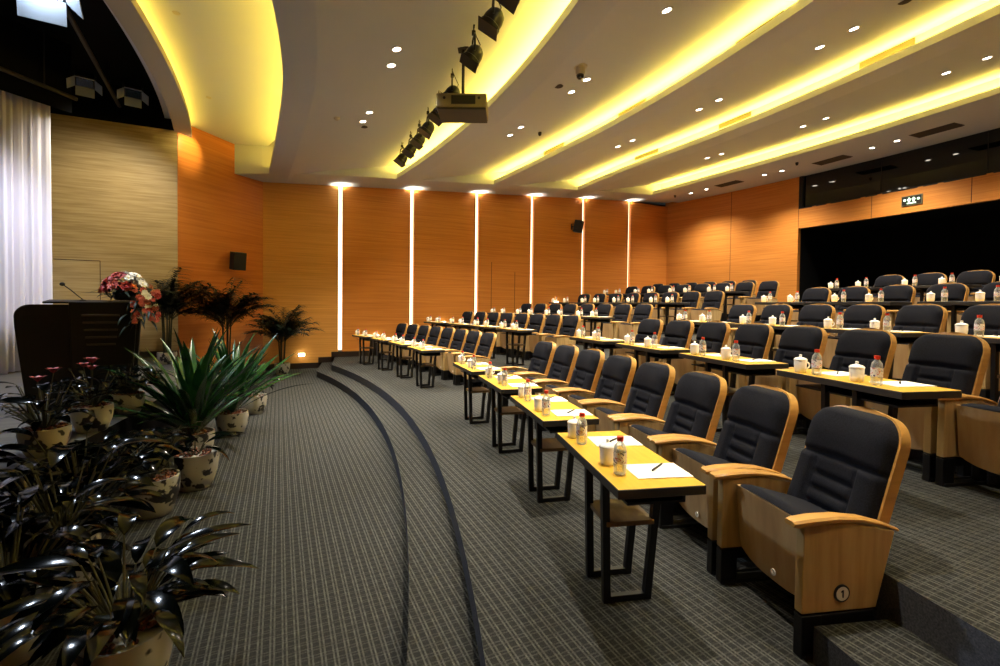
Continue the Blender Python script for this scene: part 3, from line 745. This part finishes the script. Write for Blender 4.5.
t = plant('broad_leaf_plant', 'dark glossy broad-leaved plant massed against the low stage edge', 'plant', (-1.42, 4.75, -.3), bg); pot(t, .19, .33, False); broadleaf(t, .32, 70, .24, .4, .12, 1, (.15, .6), seed=27)
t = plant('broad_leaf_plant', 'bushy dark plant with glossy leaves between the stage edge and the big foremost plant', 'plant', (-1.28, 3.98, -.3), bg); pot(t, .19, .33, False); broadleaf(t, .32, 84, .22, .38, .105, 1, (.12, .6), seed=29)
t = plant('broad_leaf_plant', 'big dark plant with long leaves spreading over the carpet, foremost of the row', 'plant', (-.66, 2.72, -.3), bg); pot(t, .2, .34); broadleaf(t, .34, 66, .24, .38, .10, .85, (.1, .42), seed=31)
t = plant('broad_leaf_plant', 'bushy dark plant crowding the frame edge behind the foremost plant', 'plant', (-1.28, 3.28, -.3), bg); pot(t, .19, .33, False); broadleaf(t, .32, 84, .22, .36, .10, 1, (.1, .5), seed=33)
fg = 'flowering pots on the stage'
def flowering(label, loc, seed, nf, r=.17, h=.25, hgt=.3):
    t = plant('flowering_plant', label, 'plant', loc, fg); pot(t, r, h); broadleaf(t, h, 50, .13, .23, .1, .8, (.06, hgt + .06), seed=seed)
    rr = random.Random(seed); ms = MB()
    for i in range(nf):
        m = MB(); az = rr.uniform(0, 6.28); q = rr.uniform(.02, .16); c = Vector((q * math.cos(az), q * math.sin(az), h + hgt + rr.uniform(.0, .09)))
        ms.tube([(0, 0, h), c], .004, 5, False)
        for k in range(5): blade(m, c, az + k * 1.257, .075, .05, .95, .2, 4, .3, oval)
        m.build('bloom', M['flower_red'], t, smooth=True)
    if nf: ms.build('flower_stalks', M['stem'], t)
    return t
flowering('white pot with two red blooms on the stage edge, before the lectern wing', (-1.72, 5.0, SZ), 41, 2, .165, .22, .36)
flowering('white pot with bright red blooms on the stage edge before the lectern centre', (-1.62, 5.72, SZ), 43, 4, .165, .25, .34)
flowering('small pot with pale leaves on the stage before the flower-side end of the lectern', (-1.52, 6.5, SZ), 45, 0, .15, .22, .28)
t = plant('broad_leaf_plant', 'dark broad-leaved plant in a pale pot at the stage edge, cut by the frame', 'plant', (-1.98, 4.22, SZ), 'flowering pots on the stage'); pot(t, .15, .22); broadleaf(t, .22, 10, .24, .34, .13, 1, (.15, .42), seed=47)

# ------------------------------------------------------------------ lectern, microphone, flowers
LZ = D(11)                                # front face turned towards the seats
LP = Vector((-2.08, 7.15, SZ))
t = thing('lectern', 'large black lectern with rounded wing standing on the stage', 'lectern', LP, LZ)
def arcp(cx, cz, r, a0, a1, n=8): return [(cx + r * math.cos(a0 + (a1 - a0) * i / n), cz + r * math.sin(a0 + (a1 - a0) * i / n)) for i in range(n + 1)]
m = MB(); out = [(-.47, .0), (.47, .0), (.52, .95), (.54, 1.2), (-.44, 1.2)] + arcp(-.44, 1.07, .13, PI / 2, PI) + [(-.565, .95)]
m.prism(out, lambda u, v, w: Vector((u, w, v)), .42, .008); m.build('body', M['lectern'], t)
m = MB(); m.prism([(-.09, .04), (.43, .04), (.50, 1.235), (-.12, 1.235)], lambda u, v, w: Vector((u, -.225 + w, v)), .09, .01); m.build('front_panel', M['lectern'], t)
for i in range(5):
    m = MB(); m.box((.16, -.275, 1.08 - .085 * i), (.34 - .02 * i, .016, .022), .003); m.build('slat', M['lectern_slat'], t)
m = MB(); m.box((.06, 0, 1.235), (.8, .44, .022), .004, Matrix.Rotation(D(3), 3, 'X')); m.build('reading_board', M['lectern'], t)
T = Matrix.Translation(LP) @ Matrix.Rotation(LZ, 4, 'Z')
t = thing('gooseneck_microphone', 'slender gooseneck microphone rising from the top of the black lectern', 'microphone', T @ Vector((-.02, -.02, 1.249)), LZ)
m = MB(); m.lathe([(.03, -.003), (.03, .008), (.008, .014), (.0001, .014)], 14); m.build('base', M['black_plastic'], t)
m = MB(); m.tube([(0, 0, .01), (-.05, 0, .06), (-.10, 0, .115), (-.165, 0, .175)], .0055, 8); m.build('gooseneck', M['black_metal'], t)
m = MB(); m.sphere((-.178, 0, .187), .022, 10, (1.2, 1, 1)); m.build('windscreen', M['grille'], t, smooth=True)
t = thing('flower_arrangement', 'cascading bouquet of white, red and orange flowers on the lectern corner', 'flowers', T @ Vector((.38, -.08, 1.26)), LZ)
rr = random.Random(5); gm = MB()
def bloom(m, c, r, out, petals=8):
    out = Vector(out).normalized(); q = out.to_track_quat('Z', 'Y').to_matrix(); p = MB()
    for lay in (0, 1):
        for k in range(petals): blade(p, (0, 0, 0), k * 2 * PI / petals + lay * .4, r * (1 - .35 * lay), r * .75, .35 + lay * .6, .0 + lay * .5, 3, .2, oval)
    p.sphere((0, 0, r * .12), r * .3, 8)
    m.add([q @ Vector(v) + Vector(c) for v in p.v], p.f)
for i in range(92):
    v = i / 92
    if v < .55:
        az = rr.uniform(0, 2 * PI); el = rr.uniform(.15, 1.5); R_b = rr.uniform(.85, 1.0)
        d = Vector((math.cos(az) * math.cos(el), math.sin(az) * math.cos(el), math.sin(el)))
        c = Vector((d.x * .27 * R_b, d.y * .2 * R_b, .06 + d.z * .27 * R_b)); r = rr.uniform(.055, .075)
        key = 'flower_white' if (d.x > -.1 and d.z > .45) else rr.choice(['flower_red', 'flower_pink', 'flower_red']) if d.x < .1 else rr.choice(['flower_orange', 'flower_pink', 'flower_white'])
    else:
        k = (v - .55) / .45; c = Vector((.20 + rr.uniform(-.13, .12), -.20 + rr.uniform(-.05, .02), .12 - k * .38)); d = Vector((.2, -1, .2)); r = rr.uniform(.03, .045)
        key = rr.choice(['flower_pink', 'flower_red', 'flower_pink', 'flower_white'])
    m = MB(); bloom(m, c, r, d)
    o = m.build('bloom', M[key], t, smooth=True); o['label'] = key.split('_')[1] + ' bloom'
for i in range(46):
    az = rr.uniform(0, 6.28); c = Vector((rr.uniform(-.18, .2), rr.uniform(-.15, .1), rr.uniform(.02, .12)))
    blade(gm, c, az, rr.uniform(.2, .36), .035, rr.uniform(.1, .9), rr.uniform(-1.2, .1), 6, .3, oval)
for i in range(16): blade(gm, (.14 + rr.uniform(-.1, .1), -.18, rr.uniform(-.3, .05)), rr.uniform(3.6, 6.2), .24, .03, -.2, -1.4, 5, .3, oval)
gm.build('foliage', M['leaf_palm'], t, smooth=True)
m = MB(); m.lathe([(.1, -.002), (.12, .03), (.13, .09), (.0001, .085)], 18); m.build('bowl', M['black_plastic'], t)

# ------------------------------------------------------------------ stage curtain
m = MB()
def curt(u, v):
    k = u; x = -3.72 - 2.9 * k - .35 * math.sin(k * PI); y = 11.12 - 3.9 * k ** .9
    f_ = .042 * math.sin(k * 300) + .022 * math.sin(k * 127 + 1) + .012 * math.sin(k * 711)
    f_ *= .75 + .35 * (1 - v)
    return Vector((x + f_ * .8, y - f_ * .7, SZ + .02 + (5.75 - SZ) * v + (.012 * math.sin(k * 90) if v == 0 else 0)))
m.grid(curt, 640, 6)
o = m.build('stage_curtain', M['curtain'], smooth=True); tag(o, 'pale pleated full-height curtain hanging behind the lectern', 'curtain')
sol = o.modifiers.new('s', 'SOLIDIFY'); sol.thickness = .006
# black valance above the curtain and the side wall
m = MB(); m.grid(lambda u, v: Vector((-3.36 - 3.2 * u - .35 * math.sin(u * PI), 10.98 - 4.3 * u, 4.93 + 1.2 * v)), 12, 1)
o = m.build('valance', M['black']); tag(o, 'black border cloth hanging above the pale stage curtain', 'valance')
for i, (p, q, lab) in enumerate((((-3.0, 12.3, 5.62), (-2.2, 3.0, 5.62), 'dark steel lighting pipe over the stage just inside the curved beam'), ((-3.3, 11.0, 5.2), (-6.3, 6.9, 5.2), 'dark steel pipe over the stage before the pale curtain'))):
    m = MB(); m.tube([p, q], .035, 10); o = m.build('lighting_pipe', M['batten'], smooth=True); tag(o, lab, 'pipe', 'stage lighting pipes')
    for k in (.1, .5, .9):
        m = MB(); c = Vector(p).lerp(Vector(q), k); m.tube([c, (c.x, c.y, 6.16)], .012, 8); m.build('hanger', M['batten'], o)

def stage_light(loc, target, lab, lit, s=1.0):
    d = (Vector(target) - Vector(loc)).normalized(); rot = d.to_track_quat('-Z', 'Y').to_euler()
    t = thing('stage_flood', lab, 'stage light', loc, 0, 'barn-door floods over the stage'); t.rotation_euler = rot
    m = MB(); m.box((0, 0, .10 * s), (.34 * s, .26 * s, .2 * s), .02); m.build('housing', M['black_metal'], t)
    m = MB(); m.box((0, 0, -.004), (.28 * s, .2 * s, .012)); m.build('lens', M['stage_lens'] if lit else M['dark_lens'], t)
    for (c, dm, ax, an) in (((0, .13, -.09), (.32, .008, .2), 'X', 38), ((0, -.13, -.09), (.32, .008, .2), 'X', -38), ((.17, 0, -.09), (.008, .24, .2), 'Y', -38), ((-.17, 0, -.09), (.008, .24, .2), 'Y', 38)):
        k = 1 if ax == 'X' else -1
        c = (c[0] * (1.35 if ax == 'Y' else 1) * s, c[1] * (1.35 if ax == 'X' else 1) * s, c[2] * s)
        m = MB(); m.box(c, tuple(v * s for v in dm), 0, Matrix.Rotation(D(an), 3, ax)); m.build('barn_door', M['barn'], t)
    m = MB(); m.tube([(-.19 * s, 0, .1 * s), (-.19 * s, 0, .3 * s), (.19 * s, 0, .3 * s), (.19 * s, 0, .1 * s)], .012, 8); m.build('yoke', M['black_metal'], t)
    return t
stage_light((-2.52, 7.28, 5.24), (-2.2, 4.2, 0), 'lit barn-door flood glowing blue-white high over the stage lectern', True, 1.35)
stage_light((-3.1, 10.72, 5.42), (-2.4, 8.0, 1.4), 'unlit barn-door flood hanging near the curtain top', False, .8)
stage_light((-2.5, 11.1, 5.5), (-1.8, 8.0, 1.4), 'unlit barn-door flood hanging close to the curved beam', False, .8)

# ------------------------------------------------------------------ ceiling fixtures
def pol_ang(R, a, z): return polar(R, D(a), z)
SPOTS = [7.3, 5.3, 3.5, 1.7, -.25, -2.4, -5.6, -7.7, -9.1]
SPR = [22.78, 22.69, 22.63, 22.57, 22.53, 22.5, 22.45, 22.46, 22.52]
t0 = None
for i, a in enumerate(SPOTS):
    R = SPR[i]; top = surf(R); p = pol_ang(R, a, top)
    lab = f'black stage spotlight hanging from the ceiling, {ordn[i]} from the slotted far wall in its row'
    if t0 is None:
        t0 = t = thing('stage_spotlight', lab, 'spotlight', p, D(a), 'spotlights hung along the ceiling')
        m = MB(); m.tube([(0, 0, 0), (0, 0, -.10)], .008, 8); m.box((0, 0, -.11), (.05, .04, .06), .006); m.tube([(.0, -.09, -.05), (0, -.05, -.075), (0, 0, -.06)], .005, 6); m.build('hook_clamp', M['black_metal'], t)
        m = MB(); m.tube([(0, -.13, -.40), (0, -.13, -.24), (0, -.09, -.16), (0, .09, -.16), (0, .13, -.24), (0, .13, -.40)], .013, 8); m.build('yoke', M['black_metal'], t, smooth=True)
        rt = Matrix.Rotation(D(-148), 3, 'Y')
        m = MB(); m.lathe([(.0001, -.13), (.06, -.13), (.10, -.09), (.118, -.02), (.118, .05), (.128, .06), (.128, .11), (.11, .11), (.106, .08), (.0001, .08)], 20, (0, 0, -.41), rt); o = m.build('can', M['black_metal'], t); smooth_by_angle(o, 35)
        m = MB(); m.box((0, 0, .115), (.26, .26, .012), .003); m.v = [tuple(rt @ Vector(v) + Vector((0, 0, -.41))) for v in m.v]
        m.box((0, 0, -.35), (.0, .0, .0)); m.build('filter_frame', M['black_metal'], t)
        m = MB(); m.tube([(.05, .02, -.33), (.10, .06, -.22), (.05, .09, -.1), (0, .03, -.02)], .006, 6); m.build('cable', M['black_plastic'], t, smooth=True)
    else: dup(t0, p, D(a) + random.uniform(-.3, .3), lab)

# projector on its pole
PP = Vector((2.44, 6.55, 4.35)); PA = D(-26)
t = thing('projector', 'large grey-brown projector hanging from a ceiling pole among the spotlights', 'projector', PP, PA)
m = MB(); m.box((0, 0, .12), (.72, .54, .20), .02); m.build('case', M['proj'], t)
m = MB(); m.box((0, 0, .012), (.70, .52, .03), .01); m.build('bottom_cover', M['proj_dark'], t)
m = MB(); m.box((.03, -.272, .125), (.34, .012, .12), .003); m.build('air_vent', M['proj_vent'], t)
m = MB(); m.lathe([(.0001, 0), (.06, 0), (.065, .03), (.05, .04), (.0001, .03)], 18, (-.36, .05, .12), Matrix.Rotation(-PI / 2, 3, 'Y')); m.build('lens', M['dark_lens'], t)
for x in (-.24, .25):
    m = MB(); m.lathe([(.0001, 0), (.02, 0), (.02, .006), (.0001, .006)], 12, (x, -.271, .15), Matrix.Rotation(PI / 2, 3, 'X')); m.build('knob', M['black_plastic'], t)
m = MB(); m.box((0, 0, .225), (.3, .3, .02)); ztop_ = surf(math.hypot(PP.x - AX, PP.y - AY)) - PP.z; m.tube([(0, 0, .22), (0, 0, ztop_)], .022, 12); m.box((0, 0, ztop_ - .01), (.16, .16, .02)); m.build('mount_pole', M['black_metal'], t)

# dome camera, sensors, vents
def on_ceiling(R, a): return polar(R, D(a), surf(R) - .002)
p = on_ceiling(24.21, -4.95)
t = thing('dome_camera', 'white dome security camera on the ceiling between second-ring downlights', 'camera', p)
m = MB(); m.lathe([(.0001, -.02), (.10, -.02), (.105, 0), (.0001, 0)], 20); m.build('mount_plate', M['trim_ring'], t)
m = MB(); m.lathe([(.0001, -.13), (.065, -.13), (.07, -.1), (.07, -.02), (.0001, -.02)], 20); m.build('housing', M['trim_ring'], t, smooth=False)
m = MB(); m.sphere((0, 0, -.14), .06, 14); m.build('dome', M['dark_lens'], t, smooth=True)
for (R, a, kind, lab) in ((18.7, -.4, 'cap', 'small plate on the glowing raised ceiling panel over the stage front'), (18.96, 8.6, 'cap', 'small plate on the raised ceiling panel near the splayed wall'), (24.21, -3.3, 'cap', 'flat round ceiling plate beside the white dome camera'), (21.0, 3.2, 'sensor', 'small round smoke detector on the first ceiling panel from the stage'), (21.61, 4.6, 'cap', 'small ceiling plate beside the first-ring downlights near the far wall'), (25.28, 2.5, 'pir', 'small dark motion sensor on the second ceiling panel'), (32.2, .85, 'pir', 'small dark motion sensor under the fifth cove'), (33.68, 8.6, 'pir', 'small dark camera in the ceiling corner by the rear wall'), (27.66, -9.9, 'cap', 'small dark ceiling plate on the third panel')):
    p = on_ceiling(R, a) if not R == 32.2 else polar(33.3, D(a), surf(33.3) - .002)
    t = thing('ceiling_sensor', lab, 'sensor', p)
    m = MB()
    if kind == 'cap' and R < 20: m.lathe([(.0001, -.008), (.045, -.008), (.05, 0), (.0001, 0)], 18)
    elif kind == 'cap': m.lathe([(.0001, -.008), (.07, -.008), (.08, 0), (.0001, 0)], 18)
    elif kind == 'sensor': m.lathe([(.0001, -.045), (.03, -.045), (.05, -.03), (.055, -.012), (.06, 0), (.0001, 0)], 18)
    else: m.box((0, 0, -.02), (.06, .06, .04), .006); m.sphere((0, 0, -.055), .035, 10)
    m.build('base', M['trim_ring'] if kind == 'sensor' or R < 20 else M['vent'], t)
for p, lab in ((pol_ang(33.84, -4.13, 5.76), 'dark ceiling air vent over the rear rows, next to the control window'), (pol_ang(33.98, -.06, 5.764), 'dark ceiling air vent over the rear rows, above the wooden header corner'), (pol_ang(33.75, 5.1, 5.762), 'dark ceiling air vent close to the lit wooden rear wall')):
    t = thing('ceiling_vent', lab, 'air vent', p, D(3) if p.y > 9 else D(-3), 'ceiling vents at the rear')
    m = MB(); m.box((0, 0, -.004), (.42, .86, .012)); m.build('vent_frame', M['trim_ring'] if False else M['vent'], t)
    m = MB()
    for k in range(9): m.box((-.18 + .045 * k, 0, -.014), (.02, .82, .012), 0, Matrix.Rotation(.5, 3, 'Y'))
    m.build('louvre', M['vent'], t)
for k, a, lab in ((2, -7.1, 'second'), (2, -.6, 'third'), (2, 5.6, 'fourth'), (3, -1.0, 'fifth'), (3, 4.4, 'sixth'), (3, -7.0, 'first')):
    R = RL[k] + .408; z = ZL[k] + .385
    t = thing('slot_diffuser', f'long narrow air slot in the {ordn[k]} glowing cove, {"over the seats nearer the camera" if a < -5 else "mid-room" if a < 2 else "towards the far wall"}', 'air vent', polar(R, D(a), z), D(a), 'air slots in the ceiling coves')
    m = MB(); m.box((0, 0, 0), (.012, .85, .11)); m.build('slot_frame', M['diffuser'], t)

# wall speakers
def speaker(loc, rz, tilt, s, lab):
    t = thing('wall_speaker', lab, 'loudspeaker', loc, rz, 'black wall loudspeakers'); 
    rx = Matrix.Rotation(tilt, 3, 'Y')
    m = MB(); m.prism([(-.16 * s, -.24 * s), (.16 * s, -.24 * s), (.16 * s, .24 * s), (-.16 * s, .24 * s)], lambda u, v, w: rx @ Vector((w, u, v)) + Vector((.30 * s, 0, 0)), .3 * s, .01); m.build('cabinet', M['black_plastic'], t)
    m = MB(); m.prism([(-.15 * s, -.23 * s), (.15 * s, -.23 * s), (.15 * s, .23 * s), (-.15 * s, .23 * s)], lambda u, v, w: rx @ Vector((w + .152 * s, u, v)) + Vector((.30 * s, 0, 0)), .01 * s); m.build('grille', M['grille'], t)
    m = MB(); m.box((.01, 0, 0), (.02, .1 * s, .24 * s), .003); m.tube([(.01, 0, 0), (.2 * s, 0, 0)], .02 * s, 8); m.build('bracket', M['black_metal'], t)
sd = (P1 - P0).normalized(); sn = Vector((-sd.y, sd.x, 0)); sn = sn if sn.x > 0 else -sn
p = P0 + sd * 1.02; speaker((p.x, p.y, 2.62), math.atan2(sn.y, sn.x) - .45, D(8), .92, 'black loudspeaker bracketed to the orange splayed wall above the palms')
speaker((9.72, YF, 4.5), -PI / 2 + .7, D(10), .9, 'small black loudspeaker high on the slotted far wall, partly before a light slot')
# footlights on the far wall
for i, (x, z, lab) in enumerate(((.37, .10, 'glowing footlight low on the far wall beside the corner palm'), (2.69, .60, 'glowing footlight on the far wall behind the front-row table end'), (4.83, 1.0, 'glowing footlight on the far wall behind the second-row table end'), (9.11, 1.72, 'glowing footlight on the far wall behind the fourth-row table end'))):
    t = thing('footlight', lab, 'wall light', (x + (.22 if i == 0 else 0), YF, z), 0, 'footlights along the far wall')
    m = MB(); m.box((0, -.006, 0), (.2, .012, .11), .003); m.build('bezel', M['trim_ring'], t)
    m = MB(); m.box((0, -.014, 0), (.16, .008, .075), .002); m.build('lens', M['footlamp'], t)
    add_light('footlight_glow', 'POINT', (x + (.22 if i == 0 else 0), YF - .12, z), .7, (1, .9, .62), .04)
# exit sign on the rear header
a = D(-2.45); p = polar(34.985, a, 4.46)
t = thing('exit_sign', 'small dark sign with glowing pale green marks on the wooden header', 'sign', p, a)
m = MB(); m.box((0, 0, 0), (.03, .46, .26), .004); m.build('case', M['sign_border'], t)
m = MB(); m.box((-.017, 0, 0), (.006, .42, .22)); m.build('face', M['sign_black'], t)
m = MB()
def mark(y, z, w, h, r=0): m.box((-.0215, y, z), (.004, w, h), 0, Matrix.Rotation(r, 3, 'X'))
for s in (-1, 1): m.lathe([(.0001, 0), (.032, 0), (.032, .004), (.0001, .004)], 14, (-.02, s * .15, .02), Matrix.Rotation(-PI / 2, 3, 'Y'))
for y in (-.045, .055):
    mark(y, .055, .035, .035); mark(y - .018, .0, .02, .09, .35); mark(y + .018, .0, .02, .09, -.35); mark(y, .02, .06, .018)
mark(0, -.07, .2, .03)
m.build('lit_marks', M['sign_glow'], t)

# ------------------------------------------------------------------ stage flood beams, and added spots without fixtures
fl = add_light('stage_flood_beam', 'SPOT', (-2.44, 6.9, 4.95), 230, (.76, .87, 1.0), .18, None, D(120), .6); aim(fl, (-1.6, 4.6, 0))
fl = add_light('stage_curtain_beam', 'SPOT', (-2.1, 8.6, 4.9), 300, (.78, .82, 1.0), .2, None, D(80), .8); aim(fl, (-4.4, 10.2, 1.2))

fl = add_light('added_end_spill', 'SPOT', (-1.5, 12.45, 5.3), 24, (1, .84, .36), .05, None, D(80), .6); aim(fl, (-1.9, 12.8, 5.06))  # added spot, no fixture: stands in for light leaking past the beam end
fl = add_light('added_stage_wash', 'SPOT', (-2.5, 10.7, 5.2), 130, (1, .92, .78), .15, None, D(110), .9); aim(fl, (-3.7, 12.6, 2.2))  # added wash with no lamp of its own, brightens the bamboo wall

# ------------------------------------------------------------------ world, camera, view
w = bpy.data.worlds.new('World'); bpy.context.scene.world = w; w.use_nodes = True
w.node_tree.nodes['Background'].inputs[0].default_value = (.5, .45, .4, 1); w.node_tree.nodes['Background'].inputs[1].default_value = .02
cd = bpy.data.cameras.new('camera'); co = bpy.data.objects.new('camera', cd); C.objects.link(co)
cd.sensor_width = 36; cd.lens = 470 * 36 / 1000; cd.shift_y = -16.4 / 1000; cd.clip_start = .05; cd.clip_end = 200
yaw, pitch, roll = D(25.2), D(1.35), D(.7)
F = Vector((math.sin(yaw) * math.cos(pitch), math.cos(yaw) * math.cos(pitch), -math.sin(pitch)))
R0 = Vector((math.cos(yaw), -math.sin(yaw), 0)); U0 = R0.cross(F)
Rr = R0 * math.cos(roll) + U0 * math.sin(roll); Uu = U0 * math.cos(roll) - R0 * math.sin(roll)
co.matrix_world = Matrix(((Rr.x, Uu.x, -F.x, 0), (Rr.y, Uu.y, -F.y, 0), (Rr.z, Uu.z, -F.z, 1.58), (0, 0, 0, 1)))
sc = bpy.context.scene; sc.camera = co
sc.view_settings.view_transform = 'Standard'; sc.view_settings.look = 'None'; sc.view_settings.gamma = 1; sc.view_settings.use_curve_mapping = False
sc.view_settings.exposure = 1.14
sc.cycles.use_denoising = True
sc.cycles.max_bounces = 8; sc.cycles.diffuse_bounces = 6; sc.cycles.glossy_bounces = 3; sc.cycles.transparent_max_bounces = 12
sc.cycles.sample_clamp_indirect = 6
